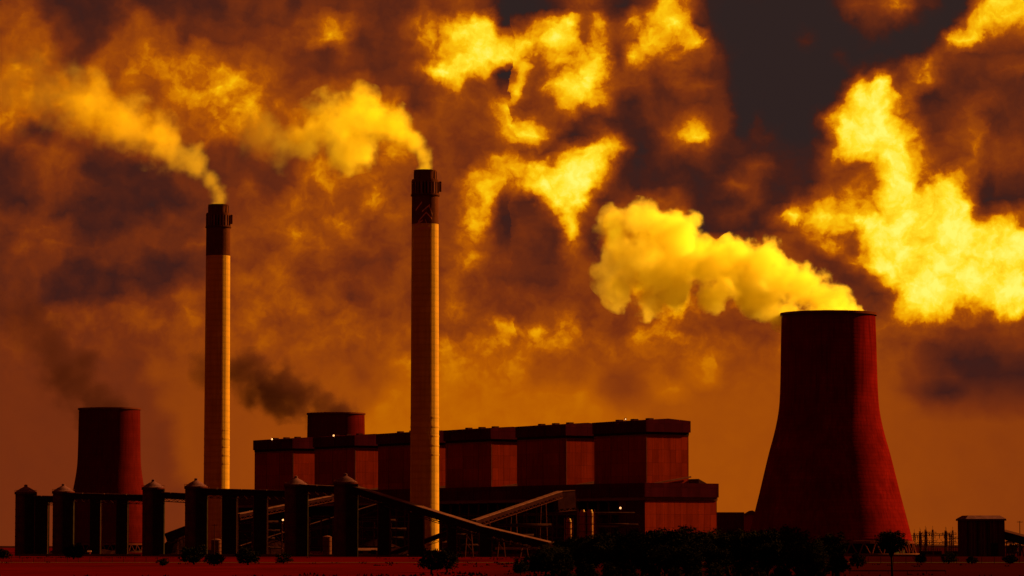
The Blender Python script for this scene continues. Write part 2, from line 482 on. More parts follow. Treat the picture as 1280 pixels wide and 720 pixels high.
# ------------------------------------------------------------ chimneys
def make_chimney(px, Y, py_top, py_band, label, mark, k_=0.876):
    c = P(px, 682, Y); root = empty('chimney', (c.x, Y, 0), label, 'chimney', 'tall smoking chimneys')
    H = P(px, py_top, Y).z; zb = P(px, py_band, Y).z
    zs = H - 6.0                       # shoulder under the narrower crown
    r0, r1 = 10.5 * k_, 9.6 * k_
    rad = lambda z: r0 + (r1 - r0) * z / H
    prof = [(rad(zb * i / 20), zb * i / 20) for i in range(21)]
    MB().lathe(prof, 64).build('shaft', M['chimney'], root, smooth=True)
    b = MB()
    zo0, zo1 = zs - 10, zs - 1.8     # slotted louvre band
    b.lathe([(rad(zb), zb), (rad(zo0), zo0), (rad(zo0) + .25, zo0), (rad(zo0) + .25, zo0 + .8), (rad(zo0) - 1.6, zo0 + .8)], 64)
    b.lathe([(rad(zo1) - 1.6, zo1), (rad(zo1) + .25, zo1), (rad(zo1) + .25, zo1 + 1.0), (rad(zs), zo1 + 1.0), (rad(zs), zs), (7.6 * k_, zs)], 64)
    b.build('dark_band', M['chimney_dark'], root, smooth=False)
    MB().lathe([(rad(zo0) - 1.6, zo0 + .8), (rad(zo0) - 1.6, zo1)], 64).build('inner_wall', M['void'], root, smooth=True)
    for i in range(24):
        t = 2 * math.pi * i / 24; u = Vector((math.cos(t), math.sin(t), 0)); v = Vector((-math.sin(t), math.cos(t), 0))
        MB().box(u * (rad(zo0) - .55) + Vector((0, 0, (zo0 + .8 + zo1) / 2)), (1.5, 1.15, zo1 - zo0 - .8), (u, v, Vector((0, 0, 1)))).build('mullion', M['flashing'] if i % 2 else M['chimney_dark'], root)
    cr = MB(); cr.lathe([(7.7 * k_, zs + .004), (7.9 * k_, H - .6), (8.2 * k_, H - .6), (8.2 * k_, H), (7.0 * k_, H), (7.0 * k_, zs - 4)], 64)
    for i in range(12):
        t = 2 * math.pi * i / 12; cr.box((8.0 * k_ * math.cos(t), 8.0 * k_ * math.sin(t), (zs + H) / 2 - .4), (.5, .5, H - zs - .9), (Vector((math.cos(t), math.sin(t), 0)), Vector((-math.sin(t), math.cos(t), 0)), Vector((0, 0, 1))))
    cr.build('crown', M['chimney_dark'], root)
    # maintenance balcony with rail and warning light boxes
    zp = zo0 - .4
    MB().lathe([(rad(zp) + .003, zp), (rad(zp) + .7, zp), (rad(zp) + .7, zp + .25), (rad(zp) + .003, zp + .25)], 64, close=True).build('platform', M['rust'], root)
    rl = MB(); rl.lathe([(rad(zp) + .6, zp + 1.1), (rad(zp) + .66, zp + 1.1), (rad(zp) + .66, zp + 1.2), (rad(zp) + .6, zp + 1.2)], 64, close=True)
    for i in range(32):
        t = 2 * math.pi * i / 32; rl.bar(((rad(zp) + .63) * math.cos(t), (rad(zp) + .63) * math.sin(t), zp + .25), ((rad(zp) + .63) * math.cos(t), (rad(zp) + .63) * math.sin(t), zp + 1.15), .08)
    rl.build('handrail', M['rust'], root)
    for t in (R(-8),):
        MB().box(((rad(zp) + 1.2) * math.cos(t), (rad(zp) + 1.6) * math.sin(t), zo0 + 5.5), (1.5, 1.5, 6.5)).build('light_housing', M['flashing'], root)
    for k in range(5):
        z = zb * (0.30 + 0.028 * k)
        MB().lathe([(rad(z) + .003, z), (rad(z) + .18, z), (rad(z) + .18, z + .7), (rad(z) + .003, z + .7)], 64, close=True).build('hoop_band', M['chimney'], root)
    ld = MB(); t = R(-50); u = Vector((math.cos(t), math.sin(t), 0)); v = Vector((-math.sin(t), math.cos(t), 0))
    for s in (-.3, .3): ld.bar(u * (r0 + .5) + v * s, u * (rad(zp) + .5) + v * s + Vector((0, 0, zp)), .12)
    z = 1
    while z < zp: ld.bar(u * (rad(z) + .5) - v * .3 + Vector((0, 0, z)), u * (rad(z) + .5) + v * .3 + Vector((0, 0, z)), .08); z += 1.0
    ld.build('ladder', M['rust'], root)
    MB().lathe([(r0 + .02, 0), (r0 + 1.2, 0), (r0 + 1.2, 3), (r0 + .02, 3)], 48, close=True).build('plinth', M['tower_rim'], root)
    if mark:
        def stroke(a0, z0, a1, z1, w):
            mk = MB()
            for i in range(6):
                s0, s1 = i / 6, (i + 1) / 6
                q = []
                for s_, sg in ((s0, -1), (s1, -1), (s1, 1), (s0, 1)):
                    a = R(-90 + a0 + (a1 - a0) * s_); z = z0 + (z1 - z0) * s_ + sg * w / 2
                    q.append(Vector(((rad(z) + .06) * math.cos(a), (rad(z) + .06) * math.sin(a), z)))
                i0 = len(mk.v); mk.v += q; mk.f.append((i0, i0 + 1, i0 + 2, i0 + 3))
            mk.build('painted_stroke', M['chimney_mark'], root)
        zt = zo0 - 3
        stroke(-42, zt - 7, -12, zt - 2, 1.3); stroke(-12, zt - 8, 22, zt - 3.5, 1.0); stroke(18, zt - 4, 34, zt - 10, 1.3)
        stroke(-30, zt - 14.5, 6, zt - 8.5, 1.1); stroke(6, zt - 8.5, 32, zt - 12.5, 1.1); stroke(-46, zt - 16.5, -8, zt - 13.5, .9)
        stroke(-36, zt - 19, 30, zt - 18, .7); stroke(2, zt - 13, 12, zt - 17, 1.0)
    return root
make_chimney(530.6, 2150, 213, 280.5, 'tall concrete chimney in front of the boiler house, faded emblem under its slotted top', True)
make_chimney(270.2, 2400, 256, 320, 'tall plain concrete chimney standing clear of the boiler house on its left', False)

# ------------------------------------------------------------ boiler house
U = Vector((-.554, .833, 0)).normalized(); V = Vector((.833, .554, 0)).normalized(); Z = Vector((0, 0, 1))
O = Vector((92.5, 2350, 0))
bh = empty('boiler_house', O, 'long stepped boiler house of six dark-topped red blocks on a lower wing', 'building')
def ob(mb, s0, s1, t0, t1, z0, z1):
    mb.box(U * ((s0 + s1) / 2) + V * ((t0 + t1) / 2) + Z * ((z0 + z1) / 2), (s1 - s0, t1 - t0, z1 - z0), (U, V, Z)); return mb
for i in range(6):
    s = 97.2 * i
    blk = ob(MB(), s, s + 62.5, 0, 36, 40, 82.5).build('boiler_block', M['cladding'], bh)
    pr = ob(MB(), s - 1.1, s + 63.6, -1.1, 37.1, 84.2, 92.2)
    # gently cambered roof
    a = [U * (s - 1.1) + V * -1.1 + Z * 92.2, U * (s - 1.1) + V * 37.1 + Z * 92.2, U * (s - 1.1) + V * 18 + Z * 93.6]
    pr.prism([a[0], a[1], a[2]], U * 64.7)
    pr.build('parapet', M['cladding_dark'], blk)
    ob(MB(), s - .3, s + 62.8, -.3, 36.3, 82.503, 84.197).build('shadow_gap', M['void'], blk)
    ob(MB(), s - .15, s + 62.65, -.15, 36.15, 81.6, 82.4).build('gutter', M['flashing'], blk)
    for k in range(3):
        ob(MB(), s + 8 + 18 * k, s + 12 + 18 * k, 8, 12, 92.6, 94.0).build('roof_vent', M['roof'], blk)
    for tt in ((-.12, 0.0),):
        for k in (0.0, 62.0):
            ob(MB(), s + k - (.12 if k == 0 else -.38), s + k + (.38 if k == 0 else .62), -.12, .38, 46, 81.5).build('corner_trim', M['flashing'], blk)
    # lean-to roof rising to the back between the blocks, pale edge
    i0 = U * (s - 1.2) + V * -2 + Z * 47.5; i1 = U * (s - 1.2) + V * 37 + Z * 53.5
    MB().bar(i0, i1, 1.0, 1.0).build('flashing', M['flashing'], blk)
    if i < 5:
        lr = MB(); q = [U * (s + 62.7) + V * -2 + Z * 47.2, U * (s + 62.7) + V * 37 + Z * 53.2, U * (s + 62.7) + V * 37 + Z * 40, U * (s + 62.7) + V * -2 + Z * 40]
        lr.prism(q, U * 33.2); lr.build('link_roof', M['roof'], blk)
# lower wing
s0, s1, t0, t1 = -48, 600, -36, 24
wg = MB(); ob(wg, s0, s0 + 30, t0, t1, 0, 36.5); ob(wg, s0 + 30, s1, t0 + 9, t1, 0, 36.5)
wing = wg.build('lower_wing', M['cladding'], bh)
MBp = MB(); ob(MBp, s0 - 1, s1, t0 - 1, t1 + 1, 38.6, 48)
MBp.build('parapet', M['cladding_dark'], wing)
ob(MB(), s0 - .4, s1, t0 - .4, t1 + .4, 36.503, 38.597).build('shadow_gap', M['flashing'], wing)
# front of the wing: dark bays with columns
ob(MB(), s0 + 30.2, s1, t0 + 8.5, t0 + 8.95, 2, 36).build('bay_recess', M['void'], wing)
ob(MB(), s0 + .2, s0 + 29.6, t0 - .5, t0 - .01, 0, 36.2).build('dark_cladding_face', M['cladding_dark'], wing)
for k in range(24):
    ss = s0 + 31 + k * 12.5
    if ss < 330: ob(MB(), ss, ss + 1.1, t0 + 1, t0 + 2.1, 0, 36.4).build('column', M['rust'], wing)
for k, zz in enumerate((11, 19, 27)):
    b = MB(); ob(b, s0 + 30, 330, t0 + 1.2, t0 + 1.9, zz, zz + .8)
    for j in range(110):
        ob(b, s0 + 30 + j * 3.4, s0 + 30.15 + j * 3.4, t0 + 1.3, t0 + 1.45, zz + .8, zz + 1.9)
    ob(b, s0 + 30, 330, t0 + 1.3, t0 + 1.4, zz + 1.9, zz + 2.0)
    b.build('walkway', M['rust'], wing)
for k in range(26):
    for zz in (14, 22):
        if random.random() < .7:
            b = ob(MB(), s0 + 33 + k * 7, s0 + 36 + k * 7 + random.random() * 2, t0 + 8.1, t0 + 8.4, zz, zz + 2.6 + random.random())
            b.build('louvre', M['pipe'] if random.random() < .5 else M['rust'], wing)
# rear stub of roof seen right of the last block
q = [U * -10 + V * 37.2 + Z * 52, U * -10 + V * 46 + Z * 48.1, U * -10 + V * 37.2 + Z * 48.1]
MB().prism(q, U * 60).build('link_roof', M['roof'], wing)
# red ridged rain pipes on the end face
for k, tt in enumerate(()):
    b = ob(MB(), s0 - .35, s0 - .02, tt, tt + .35, 0, 36.3); b.build('downpipe', M['cladding_dark'], wing)

# small brick block between the boiler house and the big tower
sb = empty('service_block', P(918, 682, 2500).xy.to_3d(), 'low dark red block with a shallow roof between boiler house and big cooling tower', 'building')
b = MB(); b.box((-5, 0, 14.5), (22, 26, 29)); b.build('wall', M['cladding_dark'], sb)
b = MB(); b.box((11.6, -3, 14), (11, 30, 28)); b.build('end_wall', M['cladding'], sb)
b = MB(); b.prism([(6, -19, 28.01), (18, -19, 28.01), (12, -19, 31.5)], (0, 36, 0)); b.build('gable_roof', M['roof'], sb)
b = MB(); b.box((-5, 0, 29.6), (22.8, 26.8, 1.2)); b.build('flat_roof', M['roof'], sb)
for k in range(4):
    MB().box((-12.5 + 4.6 * k, -13.1, 11), (2.2, .2, 2.6)).build('window', M['void'], sb)

# lights that are on
def lamp(px, py, Y, label, r=0.75):
    p_ = P(px, py, Y); root = empty('floodlight', p_, label, 'light', 'small lit plant lights')
    b = MB(); b.lathe([(0.02, -r), (r * .7, -r * .7), (r, 0), (r * .7, r * .7), (0.02, r)], 12); b.build('lens', M['lamp'], root, smooth=True)
    b = MB(); b.box((0, .9, -1.2), (.25, .25, 3.2)); b.box((0, .85, .1), (1.6, .3, 1.6)); b.build('bracket', M['rust'], root)
    return root
lamp(340, 549, 2700, 'small lit lamp on the roof edge of the leftmost boiler block')
lamp(417, 544.5, 2640, 'small lit lamp on the boiler house roof in front of the hidden cooling tower')
lamp(782, 524, 2350, 'small lit lamp on the roof of the nearest, rightmost boiler block', .5)
lamp(775.5, 635, 2285, 'bright lamp under the cornice of the lower wing, left of its red end wall', .8)
lamp(353.5, 650, 2150, 'small lamp low between the two left-middle silos, by the pipework', .6)

# ------------------------------------------------------------ coal silos and conveyor towers
def D(px): return 2040 - (px - 30) * 0.42
SG = 'row of coal silos with conical caps'
def make_silo():
    root = empty('coal_silo', (0, 0, 0), '', 'silo', SG)
    r = 6.1
    MB().lathe([(r, 0), (r, 37.0)], 40).build('drum', M['silo'], root, smooth=True)
    MB().lathe([(r + .02, 36.0), (r + .55, 36.0), (r + .55, 37.3), (r + .02, 37.4)], 40, close=True).build('eaves_ring', M['silo'], root)
    cp = MB(); cp.lathe([(r + .5, 37.31), (r * .55, 39.4), (1.0, 40.6), (1.0, 41.6), (0.01, 41.9)], 40); cp.build('conical_cap', M['cap'], root, smooth=False)
    b = MB(); b.box((3.9, -5.2, 18.2), (6.2, 5.5, 36.4)); b.build('elevator_shaft', M['black_steel'], root)
    b = MB()
    for k in range(9): b.lathe([(r + .003, 3 + 4 * k), (r + .14, 3 + 4 * k), (r + .14, 3.3 + 4 * k), (r + .003, 3.3 + 4 * k)], 40, close=True)
    b.build('hoop', M['silo'], root)
    b = MB()
    for k in range(10):
        t = R(180 + 20 * k); b.bar(((r + .45) * math.cos(t), (r + .45) * math.sin(t), 37.4), ((r + .45) * math.cos(t), (r + .45) * math.sin(t), 38.5), .1)
    b.lathe([(r + .4, 38.4), (r + .5, 38.4), (r + .5, 38.52), (r + .4, 38.52)], 40, close=True)
    b.build('handrail', M['rust'], root)
    return root
silo0 = make_silo()
silos = [(31.5, 605.5, 'leftmost capped coal silo, at the outer end of the conveyor row'),
         (78.5, 604.5, 'second capped coal silo from the left, before the distant cooling tower'),
         (191, 599, 'capped coal silo just right of the distant cooling tower'),
         (244.5, 597.5, 'capped coal silo just left of the plain chimney foot'),
         (369.5, 594.5, 'capped coal silo in front of the left end of the boiler house'),
         (431.5, 591.5, 'rightmost capped coal silo, where the conveyor starts to slope down')]
for i, (px, py, lab) in enumerate(silos):
    o = silo0 if i == 0 else copy_tree(silo0)
    Y = D(px); o.location = (P(px, 682, Y).x, Y, 0); o['label'] = lab
    k = P(px, py, Y).z / 41.9
    o.scale = (1.0 + .0006 * (px - 30) * .1, 1, k)
def make_pier():
    root = empty('transfer_tower', (0, 0, 0), '', 'tower', 'square conveyor support towers')
    MB().box((0, 0, .5), (7.2, 7.2, .995)).build('footing', M['silo'], root)
    MB().box((0, 0, .496), (1, 1, .01)).build('footing', M['silo'], root) if False else None
    MB().box((0, 0, 18), (6.4, 6.4, 34)).build('shaft', M['black_steel'], root)
    for s in (-1, 1):
        for t in (-1, 1): MB().box((s * 3.25, t * 3.25, 18), (.5, .5, 34.2)).build('corner_post', M['silo'], root)
    MB().box((0, 0, 35.6), (7.4, 7.4, 1.1)).build('head', M['gantry'], root)
    return root
pier0 = make_pier()
piers = [(52, 8.0, 622, 'square conveyor tower between the two leftmost capped silos'),
         (119, 6.5, 622, 'left one of two square towers before the distant cooling tower'),
         (152.5, 7.0, 622, 'right one of two square towers before the distant cooling tower'),
         (287, 8.6, 617, 'square conveyor tower just right of the plain chimney foot'),
         (325.5, 8.0, 617, 'square conveyor tower before the boiler house left corner'),
         (480, 7.0, 628, 'square tower under the top of the sloping conveyor'),
         (520.5, 8.6, 640, 'square tower under the sloping conveyor, before the emblem chimney'),
         (565, 5.5, 655, 'short square tower under the sloping conveyor, right of the emblem chimney'),
         (607, 7.0, 664, 'short square tower where the two sloping conveyors cross')]
for i, (px, w, py, lab) in enumerate(piers):
    o = pier0 if i == 0 else copy_tree(pier0)
    Y = D(px) - 1; o.location = (P(px, 682, Y).x, Y, 0); o['label'] = lab
    o.scale = (w / 7.0, w / 7.0, P(px, py, Y).z / 36.2)

def gantry(a, b, label, h=3.4, w=4.2, posts=(), lit=True):
    """enclosed conveyor bridge between two pixel+distance points"""
    A = P(*a); B = P(*b)
    root = empty('conveyor', A, label, 'conveyor', 'enclosed coal conveyors')
    d = B - A; L = d.length; x = d / L; y = Vector((0, 0, 1)).cross(x).normalized(); z = x.cross(y)
    if z.z < 0: z = -z
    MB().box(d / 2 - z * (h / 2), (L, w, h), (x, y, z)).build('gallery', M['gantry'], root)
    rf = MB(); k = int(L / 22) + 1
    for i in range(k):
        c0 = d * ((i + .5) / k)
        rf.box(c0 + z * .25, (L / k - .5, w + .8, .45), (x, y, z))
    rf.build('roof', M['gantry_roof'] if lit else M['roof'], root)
    t = MB(); m_ = max(3, int(L / 6))
    for sgn in (-1, 1):
        off = y * (sgn * (w / 2 + .1)); base = -z * (h + 1.6)
        t.bar(off + base, d + off + base, .3)
        for i in range(m_):
            p0 = d * (i / m_); p1 = d * ((i + 1) / m_); pm = (p0 + p1) / 2
            t.bar(p0 - z * h + off, pm + base + off, .22); t.bar(pm + base + off, p1 - z * h + off, .22)
    t.build('truss', M['rust'], root)
    for q in posts:
        p_ = d * q
        b_ = MB(); top = -z.z * (h + 1.6) + p_.z
        for sg in (-1, 1): b_.bar(Vector((p_.x, p_.y, top)) + y * sg * 1.6, Vector((p_.x, p_.y, -A.z)) + y * sg * 3.0, .5)
        zz = -A.z + 3; 
        while zz < top - 5:
            b_.bar(Vector((p_.x, p_.y, zz)) + y * 2.6, Vector((p_.x, p_.y, zz + 4.5)) - y * 2.4, .2); zz += 4.5
        b_.build('trestle', M['rust'], root)
    return root
gantry((33, 620, D(33)), (78, 621, D(78)), 'level conveyor between the two leftmost silos')
gantry((80, 616.5, D(80)), (190, 619.5, D(190)), 'long level conveyor crossing in front of the distant cooling tower')
gantry((191, 615, D(191)), (244, 618, D(244)), 'short level conveyor just left of the plain chimney foot')
gantry((245, 611, D(245)), (369, 614, D(369)), 'long level conveyor crossing the plain chimney foot')
gantry((370, 606, D(370)), (431, 609, D(431)), 'short level conveyor before the boiler house, between the two rightmost silos')
gantry((436, 606, D(436)), (600, 657, 1800), 'conveyor sloping down from the rightmost silo past the emblem chimney', posts=(.28, .5, .92))
gantry((600, 657.5, 1800), (690, 679, 1765), 'lowest stretch of sloping conveyor, running down into the trees', posts=(.3, .62))
gantry((592, 651, 2080), (700, 614.5, 2200), 'conveyor climbing to the right up to the boiler house lower wing', h=2.4, w=3, posts=(.15, .45, .8))
gantry((694, 615.5, 2203), (716, 613.5, 2215), 'short flat head of the climbing conveyor at the lower wing', h=11.0, lit=False)
gantry((300, 683, 2150), (478, 628.5, 2190), 'thin conveyor climbing to the right behind the middle silos', h=2.2, w=3, posts=(.2, .4, .6, .85))
gantry((297, 643, 2230), (420, 619, 2330), 'upper thin conveyor behind the silos at the boiler house left end', h=2.0, w=3, posts=(.2, .5))
gantry((478, 694, 2080), (592, 651.5, 2080), 'low conveyor climbing behind the foot of the emblem chimney', h=2.6, w=3, posts=(.35, .7))
gantry((206, 668, 2150), (238, 656, 2150), 'short inclined feeder conveyor left of the plain chimney foot', h=5, w=5, posts=(.5,))

# ------------------------------------------------------------ coal heap and yard clutter
def heap(px, Y, wpx, py_top, label):
    c = P(px, 682, Y); h = P(px, py_top, Y).z; r = wpx / 2 / F * Y
    b = MB(); seg = 40
    for k in range(9):
        f_ = k / 8
        for j in range(seg):
            t = 2 * math.pi * j / seg; rr = r * (1 - f_) * (1 + .1 * math.sin(3 * t + 1) + random.uniform(-.04, .04)) + .01
            b.v.append(Vector((rr * math.cos(t), rr * .7 * math.sin(t), h * (f_ ** 1.1) - .2)))
    for k in range(8):
        for j in range(seg): b.f.append((k * seg + j, k * seg + (j + 1) % seg, (k + 1) * seg + (j + 1) % seg, (k + 1) * seg + j))
    b.f.append(tuple(8 * seg + j for j in range(seg)))
    o = b.build('coal_heap', M['coal'], loc=(c.x, Y, 0)); return tag(o, label, 'coal heap', 'coal heaps')
heap(222, 2180, 70, 662, 'dark coal heap left of the plain chimney foot')
heap(330, 2260, 120, 668, 'broad dark coal heap behind the towers right of the plain chimney')
heap(470, 2260, 110, 672, 'dark coal heap behind the rightmost capped silo')

def tank(px, Y, wpx, py_top, label):
    c = P(px, 682, Y); h = P(px, py_top, Y).z; r = wpx / 2 / F * Y
    root = empty('storage_tank', (c.x, Y, 0), label, 'tank', 'small storage tanks')
    MB().lathe([(r, 0), (r, h)], 32).build('drum', M['wall'], root, smooth=True)
    MB().lathe([(r + .2, h - .01), (r * .5, h + r * .22), (.01, h + r * .3)], 32).build('roof', M['flashing'], root)
    b = MB()
    for k in range(3): b.lathe([(r + .003, h * (.25 + .25 * k)), (r + .1, h * (.25 + .25 * k)), (r + .1, h * (.25 + .25 * k) + .3), (r + .003, h * (.25 + .25 * k) + .3)], 32, close=True)
    b.build('stiffening_ring', M['rust'], root)
    b = MB(); b.bar((0.6, -r - .4, 0), (.6, -r - .4, h + .8), .12); b.bar((-.1, -r - .4, 0), (-.1, -r - .4, h + .8), .12)
    for k in range(int(h)): b.bar((.6, -r - .4, k + .5), (-.1, -r - .4, k + .5), .08)
    b.build('ladder', M['rust'], root)
tank(270.5, 2000, 13, 675, 'small ringed tank before the plain chimney foot')
tank(409, 2000, 11, 671, 'small pale-topped tank between the two rightmost capped silos')
tank(561, 1900, 17, 678, 'low wide tank right of the emblem chimney foot')

def pipe_rack(px0, px1, Y, py_top, label, levels=3, seed=0):
    rnd = random.Random(seed); A = P(px0, 682, Y); B = P(px1, 682, Y); W = B.x - A.x; H = P(px0, py_top, Y).z
    root = empty('pipe_rack', (A.x, Y, 0), label, 'pipe rack', 'steel pipe racks and ductwork')
    k = max(2, int(W / 9))
    fr = MB()
    for i in range(k + 1):
        x = W * i / k
        for y in (0, 7): fr.box((x, y, H / 2), (.5, .5, H * rnd.uniform(.85, 1.0)))
        for l in range(levels): fr.bar((x, 0, H * (l + 1) / levels - 1), (x, 7, H * (l + 1) / levels - 1), .4)
    for l in range(levels):
        z = H * (l + 1) / levels - 1
        for y in (0, 7): fr.bar((0, y, z), (W, y, z), .45)
    for i in range(k):
        if rnd.random() < .6: fr.bar((W * i / k, -.1, 1), (W * (i + 1) / k, -.1, H * .5), .25)
        if rnd.random() < .4: fr.bar((W * (i + 1) / k, -.1, H * .4), (W * i / k, -.1, H * .9), .25)
    fr.build('frame', M['rust'], root)
    for l in range(levels):
        z = H * (l + 1) / levels
        for q in range(rnd.randint(2, 3)):
            y = .8 + 2 * q; r = rnd.uniform(.3, .8); x0 = rnd.uniform(0, W * .3); x1 = W - rnd.uniform(0, W * .3)
            MB().tube([(x0, y, z - .8 + r), (x1, y, z - .8 + r)], [r, r], 10).build('pipe', M['pipe'], root, smooth=True)
    for q in range(max(1, int(W / 22))):
        x = rnd.uniform(3, W - 3); z = rnd.uniform(1, H * .6); s_ = rnd.uniform(2, 4.5)
        MB().box((x, 3.4, z + s_ / 2), (s_ * 1.4, 4.5, s_)).build('equipment_box', M['rust'] if rnd.random() < .5 else M['flashing'], root)
pipe_rack(296, 352, 2120, 652, 'tangled pipe rack between the left-middle towers, below the thin conveyors', 4, 1)
pipe_rack(386, 416, 2120, 646, 'tangled pipe rack between the two rightmost capped silos', 4, 2)
pipe_rack(446, 510, 2170, 650, 'pipe rack behind the sloping conveyor, left of the emblem chimney', 4, 3)
pipe_rack(549, 600, 2130, 668, 'low pipe rack right of the emblem chimney foot', 2, 4)
pipe_rack(612, 690, 2060, 656, 'pipe rack below the crossing of the two sloping conveyors', 3, 5)
pipe_rack(655, 800, 2235, 640, 'wide pipe rack in front of the dark bays of the lower wing', 3, 6)
pipe_rack(745, 800, 2215, 655, 'pipe rack right of the red ducts, close above the trees', 2, 8)

def duct(px, Y, wpx, py_top, label, twin=False):
    c = P(px, 682, Y); h = P(px, py_top, Y).z; w = wpx / F * Y
    root = empty('red_duct', (c.x, Y, 0), label, 'duct', 'red ducts in front of the lower wing')
    n_ = 2 if twin else 1
    for k in range(n_):
        x = 0 if not twin else (-w * .27 + w * .54 * k)
        ww = w * (.42 if twin else .8)
        b = MB(); b.lathe([(ww / 2, 3), (ww / 2, h - 2), (ww * .3, h), (.01, h)], 20, c=(x, 0)); b.build('stack', M['duct'], root, smooth=False)
        b = MB()
        for q in range(5):
            b = MB(); b.lathe([(ww / 2 + .003, 5 + q * h / 6), (ww / 2 + .15, 5 + q * h / 6), (ww / 2 + .15, 5.4 + q * h / 6), (ww / 2 + .003, 5.4 + q * h / 6)], 20, c=(x, 0), close=True)
            b.build('flange', M['rust'], root)
    b = MB()
    for sx in (-.58, .58):
        for sy in (-.5, .5): b.box((w * sx, w * sy, h * .5), (.4, .4, h * 1.02))
    for q in range(4):
        for sy in (-.5, .5): b.bar((-w * .58, w * sy, h * (.2 + .25 * q)), (w * .58, w * sy, h * (.2 + .25 * q)), .25)
    b.build('frame', M['duct'], root)
duct(711, 2190, 9, 648, 'single short red duct in front of the lower wing')
duct(733, 2200, 18, 637, 'pair of tall red ducts in a frame in front of the lower wing', True)

def shed(px0, px1, Y, py_eave, py_ridge, label, m='cladding_dark'):
    A = P(px0, 682, Y); B = P(px1, 682, Y); W = B.x - A.x; he = P(px0, py_eave, Y).z; hr = P(px0, py_ridge, Y).z
    root = empty('yard_shed', ((A.x + B.x) / 2, Y, 0), label, 'shed', 'low sheds in the plant yard')
    MB().box((0, 6, he / 2), (W, 12, he)).build('wall', M[m], root)
    MB().prism([(-W / 2 - .5, -.5, he + .003), (-W / 2 - .5, 12.5, he + .003), (-W / 2 - .5, 6, hr)], (W + 1, 0, 0)).build('roof', M['gantry_roof'], root)
    MB().box((W * .2, -.04, 1.8), (3, .1, 3.6)).build('door', M['void'], root)
    for k in range(int(W / 5)):
        MB().box((-W / 2 + 2.5 + 5 * k, -.04, he * .65), (2, .1, 1.0)).build('window', M['void'], root)
shed(620, 676, 1880, 687, 684, 'low long shed below the lowest stretch of sloping conveyor')
shed(446, 476, 1980, 688, 685, 'low shed right of the rightmost capped silo', 'wall')
shed(92, 112, 1990, 690, 688, 'tiny shed between the second silo and the next square tower')

# perimeter wall in front of the silos, in lengths
def wall_run(px0, px1, Y0, Y1, label, h=1.1):
    A = P(px0, 682, Y0); B = P(px1, 682, Y1)
    root = empty('boundary_wall', (A.x, A.y, 0), label, 'wall', 'lengths of low boundary wall')
    d = Vector((B.x - A.x, B.y - A.y, 0)); L = d.length; x = d / L; y = Vector((-x.y, x.x, 0))
    MB().box(d / 2 + Z * h / 2, (L, .3, h), (x, y, Z)).build('wall_panel', M['wall'], root)
    MB().box(d / 2 + Z * (h + .08), (L, .5, .16), (x, y, Z)).build('coping', M['flashing'], root)
    b = MB()
    for i in range(int(L / 8) + 1): b.box(x * (i * 8) + Z * (h + .1) / 2, (.5, .55, h + .2), (x, y, Z))
    b.build('pillars', M['wall'], root)
wall_run(24, 176, 1960, 1930, 'low pale wall along the foot of the leftmost silos')
wall_run(200, 350, 1900, 1880, 'low pale wall before the plain chimney foot')
wall_run(386, 510, 1890, 1870, 'low pale wall before the rightmost capped silos')
wall_run(552, 668, 1860, 1830, 'low pale wall right of the emblem chimney, under the sloping conveyor')

# ------------------------------------------------------------ right edge: substation, bunker tower, conveyor
def gantry_frame(px0, px1, Y, py_top, label):
    A = P(px0, 682, Y); B = P(px1, 682, Y); W = B.x - A.x; H = P(px0, py_top, Y).z
    root = empty('substation_gantry', (A.x, Y, 0), label, 'gantry', 'steel substation gantries')
    for x in (0, W):
        b = MB()
        for sx in (-.6, .6):
            for sy in (-.6, .6): b.bar((x + sx, sy, 0), (x + sx * .5, sy * .5, H), .32)
        z = 0; i = 0
        while z < H - 1.5:
            b.bar((x - .6, -.6, z), (x + .6, -.6, z + 1.5), .12); b.bar((x + .6, -.6, z), (x - .6, -.6, z + 1.5), .12); z += 1.5
        b.bar((x, 0, H), (x, 0, H + 2.2), .15)
        b.build('post', M['rust'], root)
    for z in (H - 2.5, H - 7.6):
        b = MB()
        for dz in (0, 1.0):
            for y in (-.5, .5): b.bar((-2, y, z + dz), (W + 2, y, z + dz), .3)
        k = max(3, int(W / 1.5))
        for i in range(k): b.bar((W * i / k, -.5, z), (W * (i + 1) / k, -.5, z + 1.0), .16)
        for x in (-2, W * .5, W + 2): b.bar((x, -.5, z), (x, -.5, z + 1), .16); b.bar((x, .5, z), (x, .5, z + 1), .16); b.bar((x, -.5, z), (x, .5, z), .16)
        b.build('beam', M['rust'], root)
    z = H - 2.5
    b = MB()
    for i in range(3):
        x = W * (i + .5) / 3; b.tube([(x, 0, z), (x, 0, z - 1.6)], [.18, .18], 8)
        b.tube([(x, 0, z - 1.6), (x + .5, -6, z - 3.2), (x, -12, z - 1.8)], [.06, .06, .06], 5)
    b.build('insulator', M['pipe'], root)
xs = [(1143, 1151, 666, 2020), (1150, 1158, 664, 1980), (1157, 1166, 662, 2030), (1166, 1183, 664, 1990), (1182, 1191, 663, 2040), (1188, 1200, 668, 2000)]
labs = ['substation gantry nearest the big cooling tower foot', 'second steel gantry right of the big cooling tower foot', 'narrow gantry in the middle of the substation', 'widest substation gantry, spanning its middle',
        'slim gantry left of the square bunker tower, behind the others', 'lowest substation gantry, against the square bunker tower']
for (a, b_, py, Y), lab in zip(xs, labs): gantry_frame(a, b_, Y, py, lab)
